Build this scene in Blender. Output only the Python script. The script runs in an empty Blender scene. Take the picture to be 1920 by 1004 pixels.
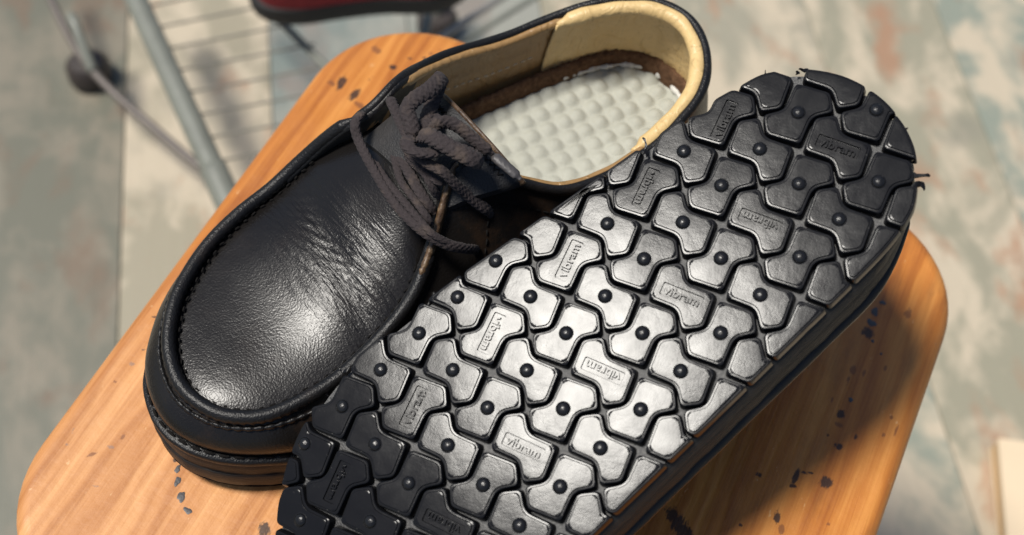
import bpy, math, random
import numpy as np
from mathutils import Matrix, Vector

random.seed(4)
RNG = np.random.default_rng(4)
SC = bpy.context.scene
COL = SC.collection

# ---------------------------------------------------------------- camera
ZB = 0.42                       # height of the stool seat above the floor
CAMZ = ZB + 0.514033
R = np.array([[0.995603, 0.093672, 0.0],
              [0.078935, -0.838972, 0.538419],
              [0.050435, -0.536052, -0.842677]])      # camera axes (right, down, forward) to world
FPX = 2500.0
cam_data = bpy.data.cameras.new('camera')
cam = bpy.data.objects.new('camera', cam_data)
COL.objects.link(cam)
cam_data.sensor_width = 36.0
cam_data.lens = FPX / 1920 * 36.0
cam_data.clip_start = 0.02
cam_data.clip_end = 60
m = Matrix.Identity(4)
for i in range(3):
    m[i][0] = R[i, 0]; m[i][1] = -R[i, 1]; m[i][2] = -R[i, 2]
m[2][3] = CAMZ
cam.matrix_world = m
cam_data.dof.use_dof = True
cam_data.dof.focus_distance = 0.518
cam_data.dof.aperture_fstop = 46.875e-3 / 0.0062
SC.camera = cam

# ---------------------------------------------------------------- light
SUN = Vector((-0.385, -0.05, 0.92)).normalized()        # towards the sun
world = bpy.data.worlds.new('World'); SC.world = world
world.use_nodes = True
wn = world.node_tree.nodes; wl = world.node_tree.links
bg = wn['Background']
sky = wn.new('ShaderNodeTexSky'); sky.sky_type = 'NISHITA'; sky.sun_disc = False
sky.sun_elevation = math.asin(SUN.z)
sky.sun_rotation = math.atan2(SUN.x, SUN.y)
wl.new(sky.outputs[0], bg.inputs[0]); bg.inputs[1].default_value = 0.095
sun_data = bpy.data.lights.new('sun', 'SUN'); sun_data.energy = 4.6; sun_data.angle = math.radians(13)
sun_data.color = (1.0, 0.96, 0.89)
sun = bpy.data.objects.new('sun', sun_data); COL.objects.link(sun)
sun.rotation_euler = SUN.to_track_quat('Z', 'Y').to_euler()
SC.view_settings.view_transform = 'Standard'
SC.view_settings.look = 'None'
SC.view_settings.exposure = 0.0
SC.view_settings.gamma = 1.0
SC.view_settings.use_curve_mapping = False


def at(x, y, h):
    """world point at height h above the seat along the line of sight through pixel x, y of the 1920 px photograph"""
    d = R @ np.array([(x - 960) / FPX, (y - 502) / FPX, 1.0])
    k = (h + ZB - CAMZ) / d[2]
    return np.array([d[0] * k, d[1] * k, h + ZB])


# ---------------------------------------------------------------- helpers
def tag(o, label=None, cat=None, group=None, kind=None):
    if label: o['label'] = label
    if cat: o['category'] = cat
    if group: o['group'] = group
    if kind: o['kind'] = kind
    return o


def empty(name, mat):
    o = bpy.data.objects.new(name, None); COL.objects.link(o)
    o.empty_display_size = 0.02
    o.matrix_world = mat
    return o


def mesh_data(name, verts, faces, mat, sharp=40, smooth=True, zs=1, uv=None):
    V = np.array(verts, dtype=float).reshape(-1, 3)
    if zs < 0:
        V = V * [1, 1, -1]; faces = [tuple(reversed(f)) for f in faces]
    me = bpy.data.meshes.new(name)
    me.from_pydata(V.tolist(), [], [tuple(int(i) for i in f) for f in faces])
    me.validate()
    me.materials.append(mat)
    if uv is not None:
        l = me.uv_layers.new(name='UVMap')
        idx = np.zeros(len(me.loops), dtype=np.int32); me.loops.foreach_get('vertex_index', idx)
        l.data.foreach_set('uv', np.asarray(uv, dtype=np.float32)[idx].ravel())
    if smooth:
        me.polygons.foreach_set('use_smooth', [True] * len(me.polygons))
        if sharp < 180: me.set_sharp_from_angle(angle=math.radians(sharp))
    me.update()
    return me


def link(name, me, parent=None):
    o = bpy.data.objects.new(name, me); COL.objects.link(o)
    if parent is not None: o.parent = parent
    return o


def obj(name, verts, faces, mat, parent=None, **k):
    return link(name, mesh_data(name, verts, faces, mat, **k), parent)


def cr(P, n=8, closed=False):
    """Catmull-Rom through P, n samples a span"""
    P = np.asarray(P, dtype=float); mN = len(P); out = []
    rng = range(mN if closed else mN - 1)
    for i in rng:
        if closed: p0, p1, p2, p3 = P[i - 1], P[i], P[(i + 1) % mN], P[(i + 2) % mN]
        else: p0, p1, p2, p3 = P[max(i - 1, 0)], P[i], P[i + 1], P[min(i + 2, mN - 1)]
        for k in range(n):
            q = k / n
            out.append(.5 * (2 * p1 + (p2 - p0) * q + (2 * p0 - 5 * p1 + 4 * p2 - p3) * q * q + (3 * p1 - p0 - 3 * p2 + p3) * q ** 3))
    if not closed: out.append(P[-1])
    return np.array(out)


def resample(P, step):
    P = np.asarray(P); d = np.r_[0, np.cumsum(np.linalg.norm(np.diff(P, axis=0), axis=1))]
    n = max(3, int(d[-1] / step)); q = np.linspace(0, d[-1], n)
    return np.array([np.interp(q, d, P[:, i]) for i in range(P.shape[1])]).T, q


def grid_faces(r, c, close_c=False, close_r=False, flip=False):
    F = []
    for i in range(r if close_r else r - 1):
        for j in range(c if close_c else c - 1):
            i2, j2 = (i + 1) % r, (j + 1) % c
            f = (i * c + j, i * c + j2, i2 * c + j2, i2 * c + j)
            F.append(f[::-1] if flip else f)
    return F


def frames(P, up=(0, 0, 1), closed=False):
    P = np.asarray(P)
    T = np.gradient(P, axis=0) if not closed else (np.roll(P, -1, 0) - np.roll(P, 1, 0))
    T /= np.linalg.norm(T, axis=1)[:, None] + 1e-12
    U = np.tile(np.asarray(up, float), (len(P), 1))
    S = np.cross(T, U); S /= np.linalg.norm(S, axis=1)[:, None] + 1e-12
    U = np.cross(S, T)
    return T, S, U


def pt_frames(P, n0):
    """parallel-transported frames"""
    T = np.gradient(P, axis=0); T /= np.linalg.norm(T, axis=1)[:, None] + 1e-12
    n = np.asarray(n0, float); N = []
    for t in T:
        n = n - (n @ t) * t; n /= np.linalg.norm(n) + 1e-12; N.append(n.copy())
    N = np.array(N); return T, np.cross(T, N), N


def sweep(P, prof, closed=False, up=(0, 0, 1), disp=None):
    """profile (side, up) metres swept along P; disp(i, j) optional radial factor"""
    T, S, U = frames(P, up, closed)
    prof = np.asarray(prof); V = []
    for i in range(len(P)):
        k = prof if disp is None else prof * disp[i][:, None]
        V.append(P[i] + k[:, :1] * S[i] + k[:, 1:] * U[i])
    V = np.concatenate(V); c = len(prof)
    F = grid_faces(len(P), c, True, closed, flip=True)
    if not closed:
        F += [tuple(range(c)), tuple((len(P) - 1) * c + j for j in reversed(range(c)))]
    return V, F


def ell(a, b, n=12):
    q = np.linspace(0, 2 * np.pi, n, endpoint=False)
    return np.c_[a * np.cos(q), b * np.sin(q)]


def join(parts):
    V, F, o = [], [], 0
    for v, f in parts:
        v = np.asarray(v).reshape(-1, 3); V.append(v); F += [tuple(i + o for i in g) for g in f]; o += len(v)
    return np.concatenate(V), F


def box(x0, x1, y0, y1, z0, z1):
    v = [(x, y, z) for z in (z0, z1) for y in (y0, y1) for x in (x0, x1)]
    return np.array(v), [(0, 2, 3, 1), (4, 5, 7, 6), (0, 1, 5, 4), (2, 6, 7, 3), (0, 4, 6, 2), (1, 3, 7, 5)]


# ---------------------------------------------------------------- materials
class NT:
    def __init__(s, name):
        s.mat = bpy.data.materials.new(name); s.mat.use_nodes = True
        s.n = s.mat.node_tree.nodes; s.l = s.mat.node_tree.links
        s.b = s.n['Principled BSDF']
    def node(s, t, **k):
        o = s.n.new(t)
        for a, v in k.items():
            if a in o.inputs: s.put(o.inputs[a], v)
            else: setattr(o, a, v)
        return o
    def put(s, inp, v):
        if isinstance(v, bpy.types.NodeSocket): s.l.new(v, inp)
        else: inp.default_value = v
    def coord(s, kind='Object', scale=(1, 1, 1), loc=(0, 0, 0), rot=(0, 0, 0)):
        t = s.node('ShaderNodeTexCoord'); mp = s.node('ShaderNodeMapping')
        s.l.new(t.outputs[kind], mp.inputs['Vector'])
        mp.inputs['Scale'].default_value = scale; mp.inputs['Location'].default_value = loc; mp.inputs['Rotation'].default_value = rot
        return mp.outputs[0]
    def noise(s, vec, scale, detail=3, rough=.5, dist=0):
        o = s.node('ShaderNodeTexNoise'); s.l.new(vec, o.inputs['Vector'])
        o.inputs['Scale'].default_value = scale; o.inputs['Detail'].default_value = detail
        o.inputs['Roughness'].default_value = rough; o.inputs['Distortion'].default_value = dist
        return o.outputs['Fac']
    def vor(s, vec, scale, feature='F1', out='Distance'):
        o = s.node('ShaderNodeTexVoronoi'); o.feature = feature; s.l.new(vec, o.inputs['Vector'])
        o.inputs['Scale'].default_value = scale; return o.outputs[out]
    def ramp(s, fac, pts):
        o = s.node('ShaderNodeValToRGB'); s.l.new(fac, o.inputs[0]); e = o.color_ramp.elements
        while len(e) < len(pts): e.new(.5)
        for k, (p, c) in zip(e, pts):
            k.position = p; k.color = (*c, 1) if len(c) == 3 else c
        return o.outputs[0]
    def sramp(s, fac, a, b): return s.ramp(fac, [(a, (0, 0, 0)), (b, (1, 1, 1))])
    def mix(s, fac, a, b, mode='MIX'):
        o = s.node('ShaderNodeMix'); o.data_type = 'RGBA'; o.blend_type = mode
        s.put(o.inputs[0], fac); s.put(o.inputs[6], (*a, 1) if isinstance(a, tuple) else a); s.put(o.inputs[7], (*b, 1) if isinstance(b, tuple) else b)
        return o.outputs[2]
    def math(s, op, a, b=0.0):
        o = s.node('ShaderNodeMath'); o.operation = op; s.put(o.inputs[0], a); s.put(o.inputs[1], b); return o.outputs[0]
    def bump(s, h, dist, strength=1.0, prev=None):
        o = s.node('ShaderNodeBump'); s.l.new(h, o.inputs['Height']); o.inputs['Distance'].default_value = dist
        o.inputs['Strength'].default_value = strength
        if prev is not None: s.l.new(prev, o.inputs['Normal'])
        return o.outputs[0]
    def set(s, **k):
        nm = {'col': 'Base Color', 'rough': 'Roughness', 'spec': 'Specular IOR Level', 'nor': 'Normal', 'coat': 'Coat Weight',
              'coatr': 'Coat Roughness', 'metal': 'Metallic', 'sheen': 'Sheen Weight', 'coatn': 'Coat Normal'}
        for a, v in k.items():
            if isinstance(v, tuple): v = (*v, 1)
            s.put(s.b.inputs[nm[a]], v)
        return s.mat


def m_rubber():
    t = NT('black_rubber'); c = t.coord('Object')
    n = t.noise(c, 260, 4, .6); big = t.noise(c, 45, 3)
    dust = t.sramp(t.noise(c, 900, 2), .70, .78)
    col = t.mix(big, (.006, .0062, .0075), (.010, .010, .011))
    col = t.mix(t.math('MULTIPLY', dust, .18), col, (.2, .19, .17))
    b = t.bump(n, .0004, .10)
    b = t.bump(t.noise(c, 34, 2), .002, .10, b)
    b = t.bump(t.noise(c, 1800, 2), .00006, .15, b)
    r = t.ramp(t.noise(c, 120, 4, .6), [(.3, (.15,) * 3), (.75, (.23,) * 3)])
    return t.set(col=col, rough=r, spec=.145, nor=b)


def m_groove():
    t = NT('dusty_groove_rubber'); c = t.coord('Object')
    col = t.mix(t.sramp(t.noise(c, 700, 3, .6), .5, .75), (.014, .014, .015), (.075, .072, .068))
    return t.set(col=col, rough=.5, spec=.5, nor=t.bump(t.noise(c, 1500, 3), .0003, .6))


def m_sole_side():
    t = NT('black_sole_edge'); c = t.coord('Object')
    w = t.noise(t.coord('Object', (1, 1, 9)), 150, 4, .65)
    col = t.mix(t.sramp(w, .55, .8), (.012, .011, .0105), (.035, .029, .024))
    return t.set(col=col, rough=.55, spec=.35, nor=t.bump(w, .0008, .6))


def m_leather(name, base=(.007, .0066, .0068), worn=(.05, .034, .024), grain=1.0, rough=(.33, .5), wear=.35, crease=False, fine=1500):
    t = NT(name); c = t.coord('Object')
    cell = t.vor(c, fine, 'SMOOTH_F1')
    n1 = t.noise(c, 900, 4, .6)
    b = t.bump(cell, .0003 * grain, .5)
    b = t.bump(n1, .0004 * grain, .5, b)
    b = t.bump(t.noise(c, 60, 3), .0016, .10, b)
    if crease:
        cs = t.coord('Object', (60, 520, 60), rot=(0, 0, .12))
        w = t.noise(cs, 1.0, 3, .6, .6)
        sep = t.node('ShaderNodeSeparateXYZ'); s2 = t.node('ShaderNodeTexCoord'); t.l.new(s2.outputs['Object'], sep.inputs[0])
        yy = t.math('ABSOLUTE', t.math('ADD', sep.outputs['Y'], .1475))
        msk = t.math('SUBTRACT', 1.0, t.math('MULTIPLY', yy, 38.0)); msk = t.math('MAXIMUM', msk, 0.0)
        b = t.bump(t.math('MULTIPLY', w, msk), .0018, .5, b)
    w = t.sramp(t.noise(c, 38, 5, .65), .52, .78)
    w = t.math('MULTIPLY', w, wear)
    col = t.mix(w, base, worn)
    r = t.ramp(t.noise(c, 60, 4, .6), [(.3, (rough[0],) * 3), (.75, (rough[1],) * 3)])
    return t.set(col=col, rough=r, spec=.30, nor=b)


def m_edge():
    t = NT('worn_brown_leather_edge'); c = t.coord('Object')
    col = t.ramp(t.noise(c, 260, 4, .65), [(.3, (.03, .017, .010)), (.58, (.10, .058, .03)), (.78, (.32, .23, .14))])
    return t.set(col=col, rough=.45, nor=t.bump(t.noise(c, 700, 3), .0006, .7))


def m_lining(name, a, b_, wr=1.0):
    t = NT(name); c = t.coord('Object')
    w = t.noise(t.coord('Object', (1, 1, .35)), 75, 2, .5, 1.2)
    fold = t.sramp(w, .46, .54)
    col = t.mix(t.noise(c, 60, 4, .6), a, b_)
    col = t.mix(t.math('MULTIPLY', t.sramp(t.noise(c, 330, 4, .7), .58, .72), .35), col, (.16, .085, .035))
    b = t.bump(fold, .0012 * wr, .5)
    b = t.bump(t.noise(c, 90, 3, .5, 1.5), .003 * wr, .6, b)
    b = t.bump(t.noise(c, 1300, 2), .00015, .5, b)
    return t.set(col=col, rough=.42, nor=b, spec=.4)


def m_nubuck():
    t = NT('brown_nubuck'); c = t.coord('Object')
    col = t.ramp(t.noise(c, 420, 5, .7), [(.3, (.06, .03, .015)), (.6, (.16, .085, .045)), (.8, (.3, .19, .11))])
    return t.set(col=col, rough=.85, nor=t.bump(t.noise(c, 900, 4, .7), .0012, .9), spec=.2)


def m_insole():
    t = NT('cream_moulded_foam'); c = t.coord('Object')
    col = t.mix(t.noise(c, 40, 3), (.36, .36, .305), (.45, .45, .385))
    dirt = t.sramp(t.noise(c, 520, 4, .7), .66, .74)
    col = t.mix(t.math('MULTIPLY', dirt, .55), col, (.2, .17, .12))
    wv = t.node('ShaderNodeTexWave'); t.l.new(t.coord('Object', rot=(0, 0, .5)), wv.inputs['Vector']); wv.inputs['Scale'].default_value = 420
    wv.inputs['Distortion'].default_value = 3; wv.inputs['Detail'].default_value = 1
    b = t.bump(wv.outputs['Fac'], .00015, .35)
    b = t.bump(t.noise(c, 600, 4, .6), .0006, .5, b)
    return t.set(col=col, rough=.62, nor=b, spec=.3)


def m_plain(name, col, rough=.5, metal=0.0, spec=.5, bs=400, bd=.0004, var=.25):
    t = NT(name); c = t.coord('Object')
    d = tuple(x * (1 - var) for x in col); e = tuple(min(1, x * (1 + var)) for x in col)
    return t.set(col=t.mix(t.noise(c, bs * .25, 4, .6), d, e), rough=rough, metal=metal, spec=spec, nor=t.bump(t.noise(c, bs, 3), bd, .6))


def m_lace():
    t = NT('charcoal_braided_lace'); c = t.coord('Object')
    n = t.noise(c, 900, 3, .7)
    col = t.mix(n, (.017, .0135, .0140), (.058, .0455, .045))
    col = t.mix(t.math('MULTIPLY', t.sramp(t.noise(c, 110, 3), .55, .75), .5), col, (.13, .095, .07))
    return t.set(col=col, rough=.8, spec=.2, sheen=.04, nor=t.bump(n, .0005, .9))


def m_wood():
    t = NT('lacquered_pine'); c = t.coord('Object')
    wob = t.noise(t.coord('Object', (1, .2, 1)), 26, 4, .6)
    cx = t.node('ShaderNodeSeparateXYZ'); t.l.new(c, cx.inputs[0])
    xx = t.math('ADD', cx.outputs['X'], t.math('MULTIPLY', wob, .035))
    ring = t.math('SINE', t.math('MULTIPLY', xx, 760.0))
    ring2 = t.math('SINE', t.math('MULTIPLY', xx, 213.0))
    rg = t.math('MULTIPLY', t.math('ADD', t.math('MULTIPLY', ring, .8), ring2), .28)
    rg = t.math('ADD', rg, .5)
    fib = t.noise(t.coord('Object', (900, 22, 200)), 1.0, 4, .65)
    fac = t.math('ADD', t.math('MULTIPLY', rg, .42), t.math('MULTIPLY', fib, .58))
    col = t.ramp(fac, [(.26, (.60, .245, .052)), (.5, (.485, .172, .030)), (.76, (.34, .102, .016))])
    blot = t.sramp(t.noise(c, 22, 4, .6), .45, .75)
    col = t.mix(t.math('MULTIPLY', blot, .3), col, (.36, .125, .022))
    # paler, slightly rougher wood towards the front left corner
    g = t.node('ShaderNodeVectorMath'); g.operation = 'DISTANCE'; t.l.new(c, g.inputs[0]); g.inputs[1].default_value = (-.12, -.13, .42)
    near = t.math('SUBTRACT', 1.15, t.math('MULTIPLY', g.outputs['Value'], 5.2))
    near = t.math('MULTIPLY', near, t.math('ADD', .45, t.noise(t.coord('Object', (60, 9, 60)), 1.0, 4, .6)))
    pale_zone = t.sramp(near, .42, .78)
    col = t.mix(t.math('MULTIPLY', pale_zone, .42), col, t.mix(t.sramp(fac, .25, .75), (.76, .44, .22), (.50, .23, .08)))
    # small chips and scratches
    ch = t.sramp(t.noise(t.coord('Object', (260, 110, 100)), 1.0, 3, .7), .68, .72)
    col = t.mix(t.math('MULTIPLY', ch, .45), col, (.75, .5, .25))
    dk = t.sramp(t.noise(t.coord('Object', (300, 90, 100), loc=(3, 5, 1)), 1.0, 4, .75), .69, .73)
    col = t.mix(t.math('MULTIPLY', dk, .6), col, (.07, .03, .015))
    # grime in long streaks on the right-hand side
    gr = t.math('MULTIPLY', t.sramp(t.noise(t.coord('Object', (45, 12, 50), loc=(1, 2, 0)), 1.0, 5, .65), .5, .7), t.sramp(cx.outputs['X'], .05, .12))
    col = t.mix(t.math('MULTIPLY', gr, .5), col, (.10, .045, .022))
    sa = t.node('ShaderNodeAttribute'); sa.attribute_name = 'stain'; ss = t.node('ShaderNodeSeparateColor'); t.l.new(sa.outputs['Color'], ss.inputs[0])
    jag = t.noise(t.coord('Object', (420, 170, 100)), 1.0, 5, .7)
    for k_, (cc_, am) in enumerate((((.035, .018, .013), .92), ((.20, .07, .022), .8), ((.24, .15, .11), .7))):
        mk = t.sramp(t.math('ADD', ss.outputs[k_], t.math('MULTIPLY', t.math('SUBTRACT', jag, .5), 2.2)), .50, .78)
        mk = t.math('MULTIPLY', mk, t.sramp(ss.outputs[k_], .02, .2))
        col = t.mix(t.math('MULTIPLY', mk, am), col, cc_)
    b = t.bump(fib, .0004, .5)
    b = t.bump(rg, .0005, .35, b)
    b = t.bump(t.noise(c, 130, 4, .6), .0015, .25, b)
    b = t.bump(ch, .0006, -.6, b)
    r = t.ramp(t.noise(c, 35, 4, .6), [(.3, (.34,) * 3), (.7, (.5,) * 3)])
    r = t.math('ADD', r, t.math('MULTIPLY', pale_zone, .1))
    return t.set(col=col, rough=r, spec=.5, nor=b)


def m_floor(tint=None, amt=0.0):
    t = NT('distressed_painted_plank')
    oi = t.node('ShaderNodeObjectInfo')
    tc = t.node('ShaderNodeTexCoord')
    off = t.node('ShaderNodeCombineXYZ')
    for i, k in enumerate((37.0, 61.0, 13.0)): t.l.new(t.math('MULTIPLY', oi.outputs['Random'], k), off.inputs[i])
    add = t.node('ShaderNodeVectorMath'); t.l.new(tc.outputs['Object'], add.inputs[0]); t.l.new(off.outputs[0], add.inputs[1])
    def mp(s):
        o = t.node('ShaderNodeMapping'); t.l.new(add.outputs[0], o.inputs['Vector']); o.inputs['Scale'].default_value = s; return o.outputs[0]
    a = t.noise(mp((15, 9, 1)), 1.0, 5, .62, .4)
    b_ = t.noise(mp((18, 10, 1)), 1.0, 5, .6, .3)
    f = t.noise(mp((300, 9, 1)), 1.0, 4, .6)
    pick = t.node('ShaderNodeMath'); pick.operation = 'FRACT'; t.l.new(t.math('MULTIPLY', oi.outputs['Random'], 7.3), pick.inputs[0])
    base = t.ramp(pick.outputs[0], [(.0, (.225, .245, .18)), (.35, (.30, .265, .185)), (.7, (.22, .25, .20)), (1.0, (.34, .285, .20))])
    col = t.mix(t.sramp(a, .44, .56), base, (.50, .425, .31))
    col = t.mix(t.math('MULTIPLY', t.sramp(b_, .545, .655), .75), col, (.34, .165, .085))
    col = t.mix(t.math('MULTIPLY', t.sramp(t.noise(mp((16, 10, 1)), 1.0, 4, .5), .60, .72), .55), col, (.19, .185, .145))
    col = t.mix(t.math('MULTIPLY', f, .3), col, (.25, .2, .15))
    if tint: col = t.mix(amt, col, tint)
    bb = t.bump(a, .002, .3); bb = t.bump(f, .0008, .4, bb)
    return t.set(col=col, rough=.5, nor=bb)


M = dict(
    panel=m_plain('matt_black_rubber', (.007, .007, .0075), .62, spec=.25, bs=900),
    rubber=m_rubber(), groove=m_groove(), side=m_sole_side(),
    leather=m_leather('black_leather'),
    wall=m_leather('black_leather_scuff_reflect_tint', (.0085, .0072, .0065), (.06, .03, .014), .6, (.24, .38), .6),  # scuffs, with brown strengthened to paint in the wood's reflection
    plug=m_leather('black_grained_leather', (.0078, .0068, .0064), (.024, .017, .013), .38, (.24, .31), .35, True),
    tongue=m_leather('charcoal_tongue_leather', (.022, .021, .021), (.06, .053, .05), 1.2, (.45, .6), .5),
    edge=m_edge(), lining=m_lining('tan_leather_lining', (.23, .125, .045), (.36, .22, .09), .5),
    heel_lining=m_lining('cream_leather_lining', (.60, .40, .165), (.70, .51, .24), .55),
    nubuck=m_nubuck(), insole=m_insole(), lace=m_lace(),
    thread=m_plain('dark_thread', (.010, .009, .0085), .9, spec=.1, bs=1200),
    tan_thread=m_plain('tan_thread', (.55, .42, .26), .7, bs=1200),
    torn=m_plain('torn_white_foam', (.62, .61, .56), .7, bs=700, bd=.001, var=.1),
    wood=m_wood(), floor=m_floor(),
    ink=m_plain('dark_dried_dye', (.075, .036, .022), .45, bs=500, var=.5),
    brownstain=m_plain('brown_dried_dye', (.22, .085, .03), .45, bs=500, var=.5),
    palestain=m_plain('faded_grey_dye', (.27, .17, .12), .5, bs=500, var=.3),
    glue=m_plain('grey_dried_glue', (.06, .055, .055), .5, bs=500, var=.5),
    steel=m_plain('painted_grey_green_tube', (.17, .175, .145), .4, 0.0, bs=120, bd=.0008),
    wire=m_plain('dull_steel_wire', (.30, .28, .25), .38, .5, bs=200),
    mesh=m_plain('faded_wire', (.20, .19, .155), .5, bs=120),
    rod=m_plain('tarnished_brown_rod', (.13, .11, .095), .42, .2, bs=120),
    caster=m_plain('dark_brown_caster_rubber', (.035, .026, .022), .5),
    red=m_plain('red_suede', (.22, .012, .016), .75, bs=600),
    blacksole=m_plain('matt_black_sole', (.012, .011, .011), .6),
    ply=m_plain('pale_plywood', (.66, .52, .35), .55, bs=60, var=.1),
    underside=m_plain('bare_pine_leg', (.5, .3, .13), .5, bs=80),
)

# ================================================================= SETTING: floor of painted planks
d_a = at(1880, 1004, -ZB) - at(1780, 640, -ZB); d_b = at(110, 900, -ZB) - at(100, 200, -ZB)
pl_dir = -(d_a / np.linalg.norm(d_a) + d_b / np.linalg.norm(d_b)); pl_dir /= np.linalg.norm(pl_dir)
pl_ang = math.atan2(pl_dir[1], pl_dir[0]) - math.pi / 2
v, f = box(-4, 4, -4, 4, -.03, -.012)
floor = tag(obj('floor', v, f, M['blacksole'], smooth=False), kind='structure')
floor.matrix_world = Matrix.Translation((0, .6, 0)) @ Matrix.Rotation(pl_ang, 4, 'Z')
PW, PL = .128, 2.6
bx, by = PW - .0008, PL - .0008
e = .0006
pv = []
for z, s in ((-.012, 0), (-e, 0), (0, e)):
    pv += [(-bx / 2 + s, -by / 2 + s, z), (bx / 2 - s, -by / 2 + s, z), (bx / 2 - s, by / 2 - s, z), (-bx / 2 + s, by / 2 - s, z)]
pf = [(8, 9, 10, 11)]
for k in (0, 4):
    for j in range(4): pf.append((k + j, k + (j + 1) % 4, k + 4 + (j + 1) % 4, k + 4 + j))
plank_me = mesh_data('plank', pv, pf, M['floor'], smooth=False)
plank_shade = plank_me.copy(); plank_shade.materials.clear(); plank_shade.materials.append(m_floor((.085, .08, .058), .72))  # dark olive tint paints a floor shadow into this plank's colour
plank_teal = plank_me.copy(); plank_teal.materials.clear(); plank_teal.materials.append(m_floor((.13, .175, .18), .6))
i_teal = math.floor((floor.matrix_world.inverted() @ Vector(at(640, 80, -ZB))).x / PW + .5)
i_shade = round((floor.matrix_world.inverted() @ Vector(at(10, 800, -ZB))).x / PW)
for i in range(-11, 12):
    for j in range(-1, 2):
        o = link('plank', plank_shade if i == i_shade else plank_teal if i in (i_teal, i_teal + 1) else plank_me, floor)
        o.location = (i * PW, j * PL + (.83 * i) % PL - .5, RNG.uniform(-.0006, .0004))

# ================================================================= STOOL
e_ax = np.array([.356879, .934151]); n_ax = np.array([.934151, -.356879])
XL, XR, YB, YT, RC = -.2556, .0735, .085, .4221, .056
cxy = n_ax * (XL + XR) / 2 + e_ax * (YB + YT) / 2
HW, HL = (XR - XL) / 2, (YT - YB) / 2
Mst = Matrix.Identity(4)
for i in range(2):
    Mst[i][0] = n_ax[i]; Mst[i][1] = e_ax[i]
Mst[0][3], Mst[1][3], Mst[2][3] = cxy[0], cxy[1], 0
stool = tag(empty('wooden_stool', Mst), 'worn orange pine stool with rounded corners carrying the two black shoes', 'stool')
MstI = Mst.inverted()


def rrect(hw, hl, r, n=14):
    P = []
    for cx_, cy_, a0 in ((hw - r, hl - r, 0), (-hw + r, hl - r, 90), (-hw + r, -hl + r, 180), (hw - r, -hl + r, 270)):
        for k in range(n + 1):
            q = math.radians(a0 + 90 * k / n); P.append((cx_ + r * math.cos(q), cy_ + r * math.sin(q)))
    return P


rings = []
TH = .026
bev = [(0.006, -TH), (.002, -TH + .002), (0, -TH + .006), (0, -.007), (.0006, -.0042), (.002, -.002), (.0042, -.0006), (.007, 0.0), (.0085, -.0002)]
for ins, z in bev:
    wob = [0] * 60
    rings.append([(x, y, ZB + z) for x, y in rrect(HW - ins, HL - ins, RC - ins)])
nr = len(rings[0])
V = [p for r_ in rings for p in r_]
F = grid_faces(len(rings), nr, True)
F += [tuple((len(rings) - 1) * nr + j for j in range(nr)), tuple(reversed(range(nr)))]
seat_edge = (np.array(V), F)
for sx in (-1, 1):
    for sy in (-1, 1):
        P = np.array([(sx * (HW - .05), sy * (HL - .05), ZB - TH), (sx * (HW - .045), sy * (HL - .045), .2), (sx * (HW - .04), sy * (HL - .04), 0.0)])
        v, f = sweep(cr(P, 6), [(-.016, -.016), (.016, -.016), (.016, .016), (-.016, .016)], up=(0, 1, 0))
        obj('leg', v, f, M['underside'], stool, smooth=False)
for sx in (-1, 1):
    v, f = box(sx * (HW - .05) - .009, sx * (HW - .05) + .009, -HL + .05, HL - .05, ZB - TH - .05, ZB - TH - .001)
    obj('apron_rail', v, f, M['underside'], stool, smooth=False)
for sy in (-1, 1):
    v, f = box(-HW + .05, HW - .05, sy * (HL - .05) - .009, sy * (HL - .05) + .009, ZB - TH - .049, ZB - TH - .002)
    obj('apron_rail', v, f, M['underside'], stool, smooth=False)


def seat_top(n=430):
    R_ = np.array(rrect(HW - .0069, HL - .0069, RC - .0069, 24)); V = []
    for y in np.linspace(-HL + .0069, HL - .0069, n):
        yy = np.clip(y, -HL + .00691, HL - .00691); dy = max(0, abs(yy) - (HL - RC)); hw = HW - RC + math.sqrt(max(0, (RC - .0069) ** 2 - dy ** 2))
        V.append(np.c_[np.linspace(-hw, hw, n), np.full(n, yy), np.full(n, ZB)])
    return np.concatenate(V), grid_faces(n, n)


def blob(x, y, rx, ry, ang, mat, name, hgt=.0003, seed=0, n=18):
    w = MstI @ Vector(at(x, y, 0)); rg = np.random.default_rng(seed)
    ph = rg.uniform(0, 6.28, 4); V = []
    for s, z in ((1, .00008), (.82, hgt * .7), (.45, hgt)):
        for k in range(n):
            q = 2 * math.pi * k / n
            rr = s * (1 + .16 * math.sin(2 * q + ph[0]) + .14 * math.sin(3 * q + ph[1]) + .08 * math.sin(5 * q + ph[2]))
            a_, b_ = rx * rr * math.cos(q), ry * rr * math.sin(q)
            V.append((w.x + a_ * math.cos(ang) - b_ * math.sin(ang), w.y + a_ * math.sin(ang) + b_ * math.cos(ang), ZB + z))
    F = grid_faces(3, n, True) + [tuple(2 * n + k for k in range(n))]
    obj(name, V, F, mat, stool, sharp=180)


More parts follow.
